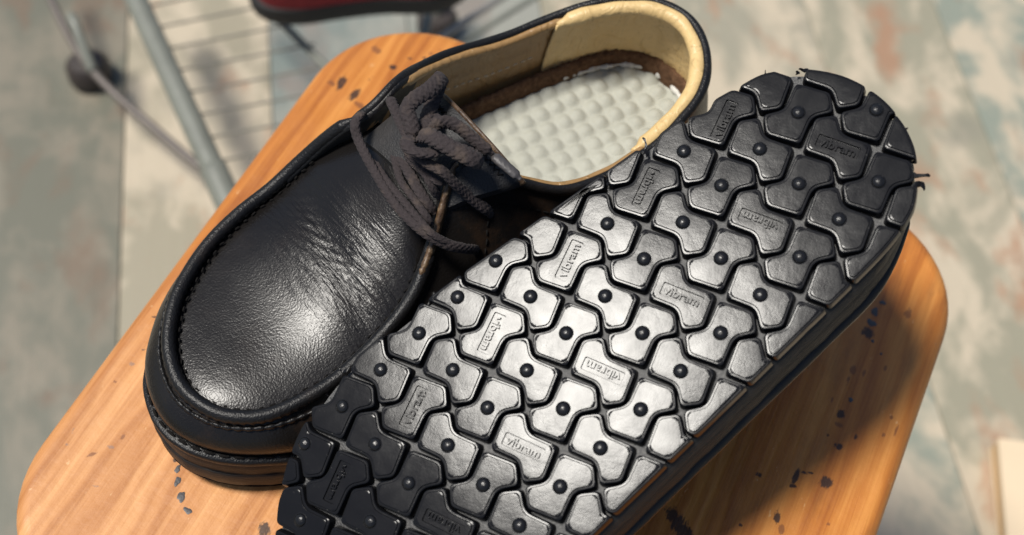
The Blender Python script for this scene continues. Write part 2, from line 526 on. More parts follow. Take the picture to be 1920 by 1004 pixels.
mm = .001
ST = [  # x, y, rx, ry (mm), angle, kind
    (591 + 50, 155, 2.2, 4.2, .2, 'ink'), (665, 178, 1.8, 4.6, -.1, 'ink'), (623, 158, 2.5, 1.6, -.5, 'brown'), (675, 198, 3.6, 1.6, -.2, 'brown'),
    (738, 127, 2.2, 1.7, .2, 'ink'), (702, 92, 1.8, 2.0, .6, 'brown'), (710, 97, 1.2, 1.8, .2, 'brown'), (768, 110, 1.1, .8, .3, 'ink'), (797, 110, 1.3, .9, -.3, 'ink'),
    (808, 101, .9, .7, 0, 'brown'), (825, 94, 1.0, .5, 0, 'brown'), (693, 150, .6, .6, 0, 'brown'), (699, 145, .5, .4, 0, 'brown'), (740, 104, .5, .4, 0, 'brown'),
    (770, 135, .6, 2.0, .7, 'brown'), (725, 180, .5, .4, 0, 'brown'),
    (333, 880, 1.4, 2.2, 0, 'glue'), (333, 903, 1.7, 2.4, .3, 'glue'), (340, 932, 1.9, 3.0, .2, 'glue'), (352, 958, 2.3, 1.6, .1, 'glue'), (328, 862, 1.0, 1.3, 0, 'ink'),
    (495, 995, 2.6, 3.2, .4, 'ink'), (247, 683, 1.1, 1.2, .5, 'pale'), (172, 730, 1.2, .8, .4, 'pale'), (206, 838, 1.3, .8, .2, 'pale'), (231, 820, .8, 1.5, .1, 'brown'),
    (125, 834, .9, .7, 0, 'pale'), (137, 808, .5, 1.6, .3, 'pale'), (269, 656, 1.0, .4, .3, 'ink'), (215, 716, 1.0, .6, 0, 'brown'), (175, 852, 2.5, .8, .8, 'brown'),
    (180, 912, 2.2, .5, .3, 'pale'), (85, 840, .8, 1.4, .5, 'brown'), (290, 595, 1.6, .5, .4, 'ink'), (380, 450, .8, .5, .3, 'brown'), (365, 492, 1.5, .5, .4, 'ink'),
    (1655, 568, 1.7, 1.5, 0, 'glue'), (1640, 585, 2.2, 2.6, .1, 'glue'), (1634, 606, 2.6, 2.4, .4, 'glue'), (1628, 625, 2.9, 2.6, .1, 'ink'), (1636, 640, 1.1, .9, 0, 'glue'),
    (1652, 664, .8, .8, 0, 'glue'), (1703, 588, 1.6, 3.0, .2, 'brown'), (1595, 750, 1.4, 1.3, 0, 'glue'), (1578, 777, 2.0, 2.2, .2, 'ink'), (1573, 797, 1.4, 1.4, 0, 'brown'),
    (1573, 838, 1.8, 1.6, 0, 'ink'), (1552, 816, .9, .8, 0, 'ink'), (1605, 820, .7, 1.6, 0, 'ink'), (1656, 816, 1.0, 1.2, 0, 'brown'), (1684, 808, 1.4, 3.4, -.1, 'brown'),
    (1671, 783, .9, .9, 0, 'brown'), (1664, 875, .8, 1.5, -.2, 'ink'), (1548, 905, 3.0, 2.6, .4, 'ink'), (1492, 893, 1.2, 4.0, .0, 'ink'), (1507, 886, 1.5, .6, .1, 'ink'),
    (1520, 887, 1.3, .6, .1, 'ink'), (1488, 912, 1.8, .9, .3, 'ink'), (1423, 890, 1.3, 1.2, 0, 'ink'), (1457, 970, 1.3, 3.2, .3, 'ink'), (1466, 992, 1.6, 2.2, .3, 'brown'),
    (1553, 983, .6, .6, 0, 'brown'), (1275, 985, 3.4, 9.0, .95, 'ink'), (1390, 985, .9, .9, 0, 'ink'), (1752, 627, 2.4, .4, -.35, 'ink'), (1600, 693, 1.5, 2.2, .2, 'brown'),
    (1590, 715, .9, 2.6, .1, 'brown'), (1620, 700, .8, 2.0, .1, 'brown'), (1660, 690, .6, 1.8, .1, 'brown'), (1560, 660 + 90, .5, 1.6, .1, 'brown'),
]
stv, stf = seat_top()
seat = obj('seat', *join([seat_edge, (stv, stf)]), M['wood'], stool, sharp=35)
att = np.zeros((len(seat_edge[0]) + len(stv), 4), dtype=np.float32); att[:, 3] = 1
off_ = len(seat_edge[0])
for k, (x, y, rx, ry, a_, kd) in enumerate(ST):
    if kd == 'glue':
        blob(x, y, rx * mm * .8, ry * mm * .8, a_, M['glue'], 'glue_drip', .00022, seed=k); continue
    w = MstI @ Vector(at(x, y, 0)); dx, dy = stv[:, 0] - w.x, stv[:, 1] - w.y
    px_, py_ = dx * math.cos(a_) + dy * math.sin(a_), -dx * math.sin(a_) + dy * math.cos(a_)
    rr = np.sqrt((px_ / (rx * mm)) ** 2 + (py_ / (ry * mm)) ** 2)
    ch = {'ink': 0, 'brown': 1, 'pale': 2}[kd]
    att[off_:, ch] = np.maximum(att[off_:, ch], np.clip(1.35 - rr * .75, 0, 1))
ca = seat.data.color_attributes.new('stain', 'FLOAT_COLOR', 'POINT'); ca.data.foreach_set('color', att.ravel())

# ================================================================= SHOES
P_ = .0195                                       # tread pitch, metres; shoe outlines are given in tread pitches
OUT = np.array([(-.5, -.64), (-.28, .11), (-.09, .9), (.08, 1.25), (.45, 1.67), (.94, 1.99), (1.42, 2.15), (1.98, 2.2), (2.5, 2.1), (2.96, 1.9), (3.3, 1.62),
                (3.58, 1.3), (3.78, .95), (3.91, .3), (3.95, -.6), (3.96, -1.6), (3.965, -2.7), (3.97, -4), (3.975, -5.2), (3.98, -6.4), (3.985, -7.6), (3.95, -9),
                (3.68, -10.3), (3.1, -11.35), (2.3, -12.05), (1.4, -12.25), (.4, -11.95), (-.45, -11.2), (-1.05, -10.3), (-1.4, -9.3), (-1.5, -8.3),
                (-1.43, -7.2), (-1.27, -5.7), (-.98, -4), (-.70, -2.3)])
OUTD = cr(OUT, 8, True)                          # clockwise seen from above


def spring(v):
    v = np.asarray(v, float); return .00052 * np.maximum(0, -8 - v) ** 2


def dspring(v):
    return -.00104 * max(0, -8 - v) / P_


def inset(P, d):
    """closed 2-D polyline moved inwards by d (same number of points)"""
    P = np.asarray(P); T = np.roll(P, -1, 0) - np.roll(P, 1, 0); T /= np.linalg.norm(T, axis=1)[:, None]
    N = np.c_[-T[:, 1], T[:, 0]]
    A = .5 * np.sum(P[:, 0] * np.roll(P[:, 1], -1) - np.roll(P[:, 0], -1) * P[:, 1])
    return P + N * d * (1 if A > 0 else -1)


def bounds(P, v):
    """left and right u of the closed outline P at v"""
    xs = []
    for a_, b_ in zip(P, np.roll(P, -1, 0)):
        if (a_[1] - v) * (b_[1] - v) <= 0 and a_[1] != b_[1]:
            xs.append(a_[0] + (v - a_[1]) / (b_[1] - a_[1]) * (b_[0] - a_[0]))
    return (min(xs), max(xs)) if xs else None


def sstep(x, a, b):
    t = np.clip((x - a) / (b - a), 0, 1); return t * t * (3 - 2 * t)


def flare(Q):
    """how far the sole splays out on its outer side"""
    return sstep(Q[:, 0], 2.6, 3.9) * sstep(-Q[:, 1], -1.5, .6) * sstep(Q[:, 1], -11.2, -8.0)


def layer(prof, base=OUTD, outer_noise=0.0, seed=1):
    """closed band round the shoe: prof = [(inset in pitches, z)]"""
    V = []; n = len(base); rg = np.random.default_rng(seed)
    nz = np.convolve(np.tile(rg.normal(0, 1, n), 3), np.ones(3) / 3, 'same')[n:2 * n] * outer_noise
    for ins, z, *fl in prof:
        Q = inset(base, ins)
        Q = inset(Q, 0) if not outer_noise else base + (Q - base) + (inset(base, 1) - base) * nz[:, None]
        if fl: Q = Q + np.c_[fl[0] * flare(Q), np.zeros(len(Q))]
        V.append(np.c_[Q * P_, z + spring(Q[:, 1])])
    # outline is clockwise seen from above: flip so that normals look outwards
    return np.concatenate(V), grid_faces(len(prof), n, True, flip=True)


def sheet(P, z, n_rows=90, n_cols=26, up=True, ins=0.0):
    """level sheet that fills outline P at height z and follows the toe spring"""
    Q = inset(P, ins) if ins else np.asarray(P)
    v0, v1 = Q[:, 1].min(), Q[:, 1].max(); V = []
    q = (1 - np.cos(np.linspace(.035, math.pi - .035, n_rows))) / 2
    for s in q:
        v_ = v0 + (v1 - v0) * s; b_ = bounds(Q, v_)
        for k in range(n_cols):
            u_ = b_[0] + (b_[1] - b_[0]) * k / (n_cols - 1); V.append((u_ * P_, v_ * P_, z + float(spring(v_))))
    return np.array(V), grid_faces(n_rows, n_cols, flip=not up)


# ---- the upper: for each station round the shoe the feather line (u, v) and the top edge (u, v, z)
STN = [((1.85, 2.0), (1.78, 1.93, .086)), ((.95, 1.83), (1.0, 1.68, .0868)), ((.25, 1.2), (.42, 1.08, .0865)), ((-.08, .1), (-.03, .3, .0845)),
       ((-.32, -.9), (-.34, -.5, .0812)), ((-.55, -2.2), (-.6, -1.6, .080)), ((-.75, -3.4), (-.8, -2.75, .0835)), ((-.9, -4.3), (-.72, -3.75, .0895)),
       ((-1.0, -5.0), (-.45, -4.6, .0965)), ((-1.08, -5.6), (-.36, -5.35, .0925)), ((-1.16, -6.3), (-.72, -6.03, .081)), ((-1.23, -7.0), (-1.0, -6.72, .068)),
       ((-1.3, -7.8), (-1.08, -7.5, .0595)), ((-1.3, -8.6), (-1.06, -8.35, .0565)), ((-1.15, -9.5), (-.92, -9.15, .0545)), ((-.85, -10.3), (-.64, -9.88, .053)),
       ((-.35, -11.0), (-.2, -10.58, .052)), ((.4, -11.68), (.5, -11.2, .0505)), ((1.38, -11.98), (1.3, -11.5, .049)), ((2.2, -11.8), (2.0, -11.42, .048)),
       ((2.92, -11.2), (2.58, -11.1, .048)), ((3.45, -10.3), (3.03, -10.45, .0485)), ((3.72, -9.1), (3.25, -9.3, .0505)), ((3.77, -7.8), (3.22, -8.2, .055)),
       ((3.74, -6.8), (3.06, -7.1, .0625)), ((3.72, -6.0), (2.72, -6.3, .071)), ((3.7, -5.4), (2.4, -5.75, .080)), ((3.7, -4.9), (2.12, -5.3, .090)),
       ((3.7, -4.3), (2.0, -4.95, .0965)), ((3.7, -3.7), (2.25, -4.5, .0905)), ((3.72, -3.0), (2.68, -3.82, .080)), ((3.73, -2.2), (3.22, -3.05, .0735)),
       ((3.75, -1.3), (3.48, -2.05, .072)), ((3.76, -.4), (3.6, -.95, .0745)), ((3.7, .4), (3.56, -.05, .0785)), ((3.42, 1.15), (3.32, .85, .0825)),
       ((2.8, 1.78), (2.68, 1.57, .085))]
NS = 8
TSOLE = .0240
FE = cr([a_ for a_, b_ in STN], NS, True)
FE = FE + np.c_[.36 * flare(FE), np.zeros(len(FE))]
TO = cr([b_ for a_, b_ in STN], NS, True)
NST = len(STN)


def rail(a_, b_):
    """indices of the stations a..b (wrapping) on the dense rails"""
    i0, i1 = int(round(a_ * NS)), int(round(b_ * NS)); n = NST * NS
    return [i % n for i in range(i0, i1 + 1)]


def m3(P):  # (u, v, z) -> metres
    P = np.asarray(P, float).copy(); P[:, :2] *= P_; return P


INN = (inset(TO[:, :2], 1) - TO[:, :2])          # inward unit directions along the top rail


def wall_pts(idx, t, off=0.0):
    f_ = FE[idx]; q = TO[idx]
    z0 = TSOLE + spring(f_[:, 1]) - .001
    toe = np.clip((-6.0 - f_[:, 1]) / 3, 0, 1)
    s = t ** (1.5 + .4 * toe)
    xy = f_ * (1 - s)[:, None] + q[:, :2] * s[:, None]
    bul = (.12 + .09 * toe) * np.sin(math.pi * np.minimum(1, t * 1.05)) ** 1.0
    xy = xy - INN[idx] * bul[:, None] + INN[idx] * off
    z = z0 * (1 - t) + q[:, 2] * t
    return np.c_[xy * P_, z]


def strip(idx, ts, off=0.0, flip=False, closed=False):
    V = np.concatenate([wall_pts(np.array(idx), np.full(len(idx), t), off) for t in ts])
    return V, grid_faces(len(ts), len(idx), closed, flip=flip)


def capsule_line(P, L, gap, r, lift=0.0, wob=0.0, seed=0):
    """row of stitches along P"""
    Q, d = resample(P, .0006); T, S, U = frames(Q); parts = []; pos = gap; rg = np.random.default_rng(seed)
    while pos + L < d[-1]:
        i0 = np.searchsorted(d, pos); i1 = min(np.searchsorted(d, pos + L), len(Q) - 1)
        a_, b_ = Q[i0], Q[i1]; ax = (b_ - a_); n = np.linalg.norm(ax)
        if n > 1e-6:
            s_ = S[i0]; u_ = U[i0]; V = []
            sk = rg.normal(0, wob, 2)
            for k, (q, rr) in enumerate(((0, .35), (.2, 1), (.8, 1), (1, .35))):
                c = a_ + ax * q + u_ * (lift * (1 if 0 < k < 3 else .2)) + s_ * (sk[0] * (1 - q) + sk[1] * q)
                for j in range(6):
                    an = j * math.pi / 3; V.append(c + s_ * r * rr * math.cos(an) + u_ * r * rr * math.sin(an))
            parts.append((np.array(V), grid_faces(4, 6, True, flip=True) + [(0, 1, 2, 3, 4, 5), (23, 22, 21, 20, 19, 18)]))
        pos += L + gap
    return join(parts)


def make_shoe(root, zs, tread):
    def add(name, VF, mat, parent=root, **k):
        return obj(name, VF[0], VF[1], mat, parent, zs=zs, **k)
    idx_all = list(range(NST * NS))
    # ---------- sole
    zf = .0046 if tread else 0.0
    v1 = layer([(.10 if not tread else .02, zf), (.02, zf + .0012 if not tread else zf + .0003), (0.0, .006, .10), (.0, .0103, .19), (.03, .0110, .20)], outer_noise=.012)
    v2 = sheet(OUTD, zf, up=False, ins=.02)
    outsole = add('outsole', join([v1, v2]), M['groove'] if tread else M['rubber'], sharp=50)
    outsole.data.materials.append(M['side'])
    nf = len(v1[1]); mi = [1] * nf + [0] * (len(outsole.data.polygons) - nf)
    outsole.data.polygons.foreach_set('material_index', mi)
    add('midsole', layer([(.03, .0110, .20), (.045, .0116, .21), (.03, .0123, .22), (.02, .0158, .27), (.035, .0190, .30), (.055, .0196, .30)], outer_noise=.01, seed=3), M['side'], sharp=60)
    add('welt', join([layer([(.055, .0196, .30), (.01, .0201, .33), (-.01, .0212, .36), (-.005, .0228, .37), (.03, .0238, .36), (.16, .0243, .34), (.32, .0242, .30)], outer_noise=.006, seed=5)]), M['leather'], sharp=60)
    Q = inset(OUTD, .10); Q = Q + np.c_[.35 * flare(Q), np.zeros(len(Q))]; wp = np.c_[Q * P_, TSOLE + .0007 + spring(Q[:, 1])]
    tag(add('welt_stitching', capsule_line(np.r_[wp, wp[:1]], .0042, .0016, .00055, .0003, .0001, 2), M['thread']), kind='stuff')
    add('insole_board', sheet(inset(OUTD, .3), TSOLE + .006, 60, 14), M['nubuck'])
    # ---------- upper
    ts = np.linspace(0, 1, 15)
    add('upper', strip(idx_all, ts, 0, flip=True, closed=True), M['wall'], sharp=180)
    # crease where the heel counter and quarters are topstitched
    for a_, b_ in ((4.6, 10.2), (26.0, 32.2)):
        i_ = np.array(rail(a_, b_)); q = (np.arange(len(i_)) / (len(i_) - 1))
        tag(add('topstitching', capsule_line(wall_pts(i_, .55 + .25 * np.sin(math.pi * q), -.02), .0026, .0013, .0004, .0002, .0001, 5), M['thread']), kind='stuff')
    # rolled moccasin ridge
    rd = m3(TO[rail(9.2, 25.6)]); rd, dd = resample(rd, .0007)
    prof = ell(.0029, .0030, 14)
    rg = np.random.default_rng(8)
    q = np.linspace(0, 2 * np.pi, 14, endpoint=False)
    ph = np.cumsum(rg.uniform(.8, 1.2, len(rd))) * .0007
    low = np.clip(-np.sin(q) + .25, 0, 1)[None, :] * .9 + .04
    dsp = 1 + low * (.16 * np.sin(ph / .0033 * 2 * np.pi))[:, None] + low * rg.normal(0, .02, (len(rd), 14))
    taper = np.clip(np.minimum(dd, dd[-1] - dd) / .01, .35, 1); dsp *= taper[:, None]
    rp = rd + np.c_[np.zeros((len(rd), 2)), np.full(len(rd), .0004)]
    add('moccasin_ridge', sweep(rp, prof, disp=dsp), M['leather'], sharp=180)
    # gathered seam just below the ridge, outside
    i_ = np.array(rail(11.2, 24.6)); lo = wall_pts(i_, np.full(len(i_), .86), -.035)
    lo, dd = resample(lo, .0006); pk = ell(.0010, .0014, 8)
    dsp = .55 + .45 * np.abs(np.sin(dd / .0042 * np.pi))[:, None] * np.ones((1, 8)) + rg.normal(0, .08, (len(lo), 8))
    add('gathered_seam', sweep(lo, pk, disp=dsp), M['leather'], sharp=180)
    # worn raw edge of the near facing
    re_ = m3(TO[rail(24.4, 28.0)]); re_[:, 2] += .0012; re_, dd = resample(re_, .001)
    add('facing_edge', sweep(re_, ell(.0017, .0032, 10) * 1.0, disp=(np.clip(np.minimum(dd, dd[-1] - dd) / .006, .4, 1) * (1 + rg.normal(0, .05, len(dd))))[:, None] * np.ones((1, 10))), M['edge'], sharp=180)
    # black facing inside the throat, far and near
    for a_, b_ in ((7.3, 11.6), (24.2, 29.2)):
        add('facing_lining', strip(rail(a_, b_), np.linspace(.35, 1, 8), .17), M['tongue'], sharp=180)
        i_ = rail(a_, b_); V = np.concatenate([wall_pts(np.array(i_), np.full(len(i_), 1.0), o_) + [0, 0, dz] for o_, dz in ((0, 0), (.03, .0012), (.10, .0016), (.15, .0010), (.17, 0))])
        add('facing_rim', (V, grid_faces(5, len(i_), flip=True)), M['leather'], sharp=180)
    # collar binding
    cb = m3(TO[rail(28.2, NST + 9.9)]); cb, dd = resample(cb, .0012)
    add('collar_binding', sweep(cb, ell(.0022, .0026, 12), disp=(np.clip(np.minimum(dd, dd[-1] - dd) / .012, .3, 1) * (1 + .04 * np.sin(dd / .004)))[:, None] * np.ones((1, 12))), M['leather'], sharp=180)
    # padded lining rim
    def rim(a_, b_, mat, r_, name, off=.2):
        i_ = np.array(rail(a_, b_)); V = m3(np.c_[TO[i_][:, :2] + INN[i_] * off, TO[i_][:, 2] - .0008])
        V, d_ = resample(V, .0015); t_ = np.clip(np.minimum(d_, d_[-1] - d_) / .006, .5, 1) * (1 + .06 * np.sin(d_ / .006) + .04 * np.sin(d_ / .0023))
        add(name, sweep(V, ell(r_, r_ * 1.0, 12), disp=t_[:, None] * np.ones((1, 12))), mat, sharp=180)
    rim(28.6, 33.2, M['lining'], .0020, 'lining_rim', .13); rim(NST + 3.4, NST + 8.0, M['lining'], .0020, 'lining_rim', .13)
    rim(32.8, NST + 3.7, M['heel_lining'], .0034, 'heel_lining_rim', .2)
    # lining: from the rim down to the footbed
    def lining(a_, b_, off, bot, mat, name, wr=0.0):
        i_ = np.array(rail(a_, b_)); top = np.c_[TO[i_][:, :2] + INN[i_] * off, TO[i_][:, 2]]
        fe = np.c_[FE[i_] + INN[i_] * bot, np.full(len(i_), .036)]; V = []
        rows = 16; sd = np.random.default_rng(3).uniform(0, 6, 6)
        for k in range(rows):
            t = k / (rows - 1); p = top * (1 - t) + fe * t
            p[:, :2] -= INN[i_] * (.11 * math.sin(math.pi * t))
            if wr:
                g = np.arange(len(i_)) / NS
                p[:, :2] += INN[i_] * (wr * math.sin(math.pi * min(1, t * 1.4)) * (np.sin(g * 9 + 6 * t + sd[0]) + .7 * np.sin(g * 15 - 9 * t + sd[1])))[:, None]
            V.append(m3(p))
        add(name, (np.concatenate(V), grid_faces(rows, len(i_))), mat, sharp=180)
    lining(28.6, 33.4, .17, .16, M['lining'], 'lining', .006); lining(NST + 3.2, NST + 9.0, .17, .12, M['lining'], 'lining', .006)
    lining(32.8, NST + 3.75, .26, .16, M['heel_lining'], 'heel_lining', .014)
    # raised edge of the heel lining where it is sewn over the quarter lining
    for st in (32.8, NST + 3.75):
        i_ = np.array(rail(st, st)); top = np.c_[TO[i_][:, :2] + INN[i_] * .24, TO[i_][:, 2]][0]; lo_ = np.r_[FE[i_[0]] + INN[i_[0]] * .15, .04]
        P = m3(np.array([top * (1 - t) + lo_ * t - np.r_[INN[i_[0]] * .11 * math.sin(math.pi * t), 0] for t in np.linspace(0, 1, 10)]))
        add('lining_seam', sweep(P, ell(.0007, .0009, 8), up=(0, 1, 0)), M['heel_lining'], sharp=180)
    # fuzzy brown strip round the footbed
    i_ = np.array(rail(29.0, NST + 8.6)); g = m3(np.c_[FE[i_] + INN[i_] * .17, np.full(len(i_), .0455)]); g, dd = resample(g, .0012)
    add('nubuck_strip', sweep(g, ell(.0022, .0085, 10), disp=1 + np.random.default_rng(2).normal(0, .06, (len(g), 10))), M['nubuck'], sharp=180)
    # stitches of the lining, far side
    i_ = np.array(rail(NST + 4.1, NST + 7.6)); q = np.linspace(0, 1, len(i_))[:, None]
    p = np.c_[TO[i_][:, :2] * .66 + (FE[i_]) * .34 + INN[i_] * .20, TO[i_][:, 2] * .66 + .036 * .34]
    tag(add('lining_stitching', capsule_line(m3(p), .0024, .0014, .00042, .0003, .0001, 6), M['tan_thread']), kind='stuff')
    # ---------- footbed with massage knobs
    IB = np.array([(-.7, -5.2), (-.72, -4), (-.62, -2.9), (-.48, -2.0), (-.23, -1.0), (.06, -.1), (.35, .78), (.71, 1.4), (1.18, 1.79), (1.75, 1.86), (2.35, 1.68), (2.85, 1.25),
                   (3.18, .6), (3.34, -.3), (3.38, -1.4), (3.36, -2.6), (3.3, -4), (3.2, -5.2)])
    IBD = cr(IB, 8)
    rows, cols = 210, 118; V = []
    vv = np.linspace(-5.1, 1.84, rows)
    lat = [(-.054 + a2 * .057 + b2 * .423, -1.869 + a2 * .4175 - b2 * .1416) for a2 in range(-11, 14) for b2 in range(-3, 11)]
    lr = np.random.default_rng(12); lat = np.array(lat) + lr.normal(0, .022, (len(lat), 2))
    for k, v_ in enumerate(vv):
        b_ = bounds(np.r_[IBD, IBD[:1]][:-1], v_)
        u_ = np.linspace(b_[0], b_[1], cols)
        d = np.sqrt((u_[:, None] - lat[None, :, 0]) ** 2 + (v_ - lat[None, :, 1]) ** 2)
        edge = np.minimum(u_ - b_[0], b_[1] - u_); edge = np.minimum(edge, max(0, 1.84 - v_))
        kk = np.clip(1 - (d.min(1) / .235) ** 2, 0, 1) ** 1.35
        s = (u_ - b_[0]) / (b_[1] - b_[0]) * 2 - 1
        z = .0415 + .0024 * s ** 2 + (.0017 + .0008 * sstep(v_, -2.5, 1.2)) * kk * np.clip((edge - .02) / .15, .25, 1) + .0012 * np.exp(-((v_ - 1.9) / .5) ** 2) - .003 * np.clip(-3 - v_, 0, 2)
        V.append(np.c_[u_ * P_, np.full(cols, v_ * P_), z])
    add('footbed', (np.concatenate(V), grid_faces(rows, cols)), M['insole'], sharp=180)
    # torn foam edge
    te = cr(np.c_[IB[1:14] + (np.array([1.5, -1.2]) - IB[1:14]) * .02, np.full(13, .0458)], 10); te = m3(te); te, dd = resample(te, .0009); rg = np.random.default_rng(21)
    nz = np.convolve(rg.normal(0, 1, len(te)), np.ones(6) / 6, 'same')
    te[:, 2] += .0007 * nz; te[:, :2] += .0010 * np.c_[nz, np.roll(nz, 4)]
    add('torn_foam_edge', sweep(te, ell(.0009, .0011, 7), disp=(1 + .6 * np.convolve(rg.normal(0, 1, len(te)), np.ones(3) / 2, 'same'))[:, None].clip(.25, 2) * np.ones((1, 7))), M['torn'], sharp=180)
    # ---------- plug (apron)
    far = TO[rail(8.6, 18.0)]; near = TO[rail(18.0, 27.0)]
    far = far[np.argsort(far[:, 1])]; near = near[np.argsort(near[:, 1])]
    zc_v = [-11.6, -11.3, -10.7, -10, -9.4, -9.0, -8.6, -8.2, -7.8, -7.4, -6.7, -6.0, -5.2, -4.6]
    zc_z = [.0455, .0484, .0502, .0516, .0534, .0553, .0578, .0606, .0632, .0656, .0722, .0818, .0915, .0965]
    zq = np.linspace(-11.6, -4.6, 400); zcs = np.interp(zq, zc_v, zc_z); kk_ = np.hanning(61); zcs = np.convolve(np.pad(zcs, 30, 'reflect', reflect_type='odd'), kk_ / kk_.sum(), 'valid')
    rows, cols = 150, 90; V = []
    ss = np.linspace(0, 1, rows); vv = -11.47 + (11.47 - 5.25) * (ss ** 1.6)
    wr = np.random.default_rng(31)
    for v_ in vv:
        ul = np.interp(v_, far[:, 1], far[:, 0]); zl = np.interp(v_, far[:, 1], far[:, 2])
        ur = np.interp(v_, near[:, 1], near[:, 0]); zr = np.interp(v_, near[:, 1], near[:, 2])
        if v_ > -6.6: k = min(1, (v_ + 6.6) / .8); ul, ur, zl, zr = ul + .1 * k, ur - .12 * k, zl - .006 * k, zr - .006 * k
        zc = np.interp(v_, zq, zcs)
        s = (1 - np.cos(np.linspace(0, math.pi, cols))) / 2; x = 2 * s - 1
        u_ = ul + (ur - ul) * s
        ze = (zl * (1 - s) + zr * s) - .0026
        arch = 1 - np.abs(x) ** 2.3
        z = ze + np.maximum(zc - ze, 0.001) * arch
        cre = np.exp(-((v_ + 7.55 + .25 * (u_ - 1.3)) / .30) ** 2)                      # flex crease across the vamp
        z = z - .0016 * cre * arch
        fine = np.exp(-((v_ + 7.6 + .25 * (u_ - 1.3)) / .62) ** 2)
        z = z + .00022 * fine * arch * (np.sin((v_ + .25 * u_) * 52 + 2.2 * np.sin(u_ * 2.1)) + .6 * np.sin((v_ + .18 * u_) * 83 + 1.7 * np.sin(u_ * 3.3 + 1)))
        V.append(np.c_[u_ * P_, np.full(cols, v_ * P_), z])
    add('vamp_plug', (np.concatenate(V), grid_faces(rows, cols)), M['plug'], sharp=180)
    i_ = np.array(rail(10.6, 25.0)); sp = m3(np.c_[TO[i_][:, :2] + INN[i_] * .20, TO[i_][:, 2] - .0008])
    tag(add('ridge_stitching', capsule_line(sp, .0022, .0024, .0004, .0003, .0002, 9), M['thread']), kind='stuff')
    # ---------- tongue
    rows, cols = 26, 40; top = []; bot = []
    for a2 in range(rows):
        t = a2 / (rows - 1); v_ = -5.75 + t * 1.72
        ul = -.15 + .38 * t; ur = 2.2 + .75 * t ** .8
        zc = np.interp(t, [0, .4, 1], [.0875, .0965, .1015]); s = np.linspace(0, 1, cols); x = 2 * s - 1
        vx = v_ - .16 * (1 - x * x) * t
        z = zc - (.0045 + .004 * t) * np.abs(x) ** 2.2 - .003 * t * x
        top.append(np.c_[(ul + (ur - ul) * s) * P_, vx * P_, z]); bot.append(np.c_[(ul + (ur - ul) * s) * P_, vx * P_, z - .0030])
    T_, B_ = np.concatenate(top), np.concatenate(bot); n = rows * cols
    F = grid_faces(rows, cols) + [tuple(n + i for i in f_) for f_ in grid_faces(rows, cols, flip=True)]
    edge = [i for i in range(cols)] + [r_ * cols + cols - 1 for r_ in range(1, rows)] + [(rows - 1) * cols + c for c in range(cols - 2, -1, -1)] + [r_ * cols for r_ in range(rows - 2, 0, -1)]
    for a2, b2 in zip(edge, edge[1:] + edge[:1]): F.append((b2, a2, n + a2, n + b2))
    tongue = add('tongue', (np.r_[T_, B_], F), M['tongue'], sharp=50)
    lip = top[-1] + [0, 0, -.0014]; lip = resample(lip, .001)[0]
    add('tongue_edge', sweep(lip, ell(.0012, .0021, 10)), M['edge'], tongue, sharp=180)
    zz = top[-5][3:-3] + [0, 0, .0003]; zz = resample(zz, .0012)[0]; zz[:, 1] += np.where(np.arange(len(zz)) % 2, .0009, -.0009)
    tag(add('tongue_stitching', sweep(zz, ell(.00035, .00035, 6)), M['thread'], tongue, sharp=180), kind='stuff')
    return outsole


def lace_tube(P, w, h, roll=(0, 0, 1), braid=1.0, seed=0):
    """braided lace: an oval cord whose surface is a herringbone of yarns"""
    Q, d = resample(cr(P, 10), .00034); T, S, U = pt_frames(Q, roll)
    n = 26; q = np.linspace(0, 2 * np.pi, n, endpoint=False)
    rg = np.random.default_rng(seed)
    tri = np.abs(((q / (2 * np.pi) * 4) % 1) * 2 - 1)              # four plaited columns
    yarn = np.abs(np.sin(np.pi * (d[:, None] / .0026 + 1.05 * tri[None, :])))
    col = np.clip(np.abs(np.sin(q * 4 / 2)) * 3, 0, 1)
    dsp = 1 + braid * (.40 * (yarn ** .8 - .6) - .07 * (1 - col)[None, :]) + rg.normal(0, .012, (len(d), n))
    dsp *= (1 + .05 * np.sin(d / .011 + seed))[:, None]
    e_ = np.clip(np.minimum(d, d[-1] - d) / .0025, .45, 1); dsp *= e_[:, None]
    V = Q[:, None, :] + (w * np.cos(q))[None, :, None] * S[:, None, :] * dsp[..., None] + (h * np.sin(q))[None, :, None] * U[:, None, :] * dsp[..., None]
    V = V.reshape(-1, 3); F = grid_faces(len(Q), n, True)
    F += [tuple(reversed(range(n))), tuple((len(Q) - 1) * n + j for j in range(n))]
    return V, F


# ---------------------------------------------------------------- upright shoe
A1 = -.78
Ms1 = Matrix.Translation((.0155, .4075, ZB)) @ Matrix.Rotation(A1, 4, 'Z')
shoe1 = tag(empty('leather_shoe', Ms1), 'black leather moccasin shoe standing upright on the stool, laces tied, footbed showing', 'shoe', 'pair of black leather shoes')
make_shoe(shoe1, 1, False)
MI = Ms1.inverted()


def L(*pts):
    """lace path: pixel and height traced on the photograph, brought into the shoe's own space"""
    return np.array([MI @ Vector(at(x, y, h)) for x, y, h in pts])


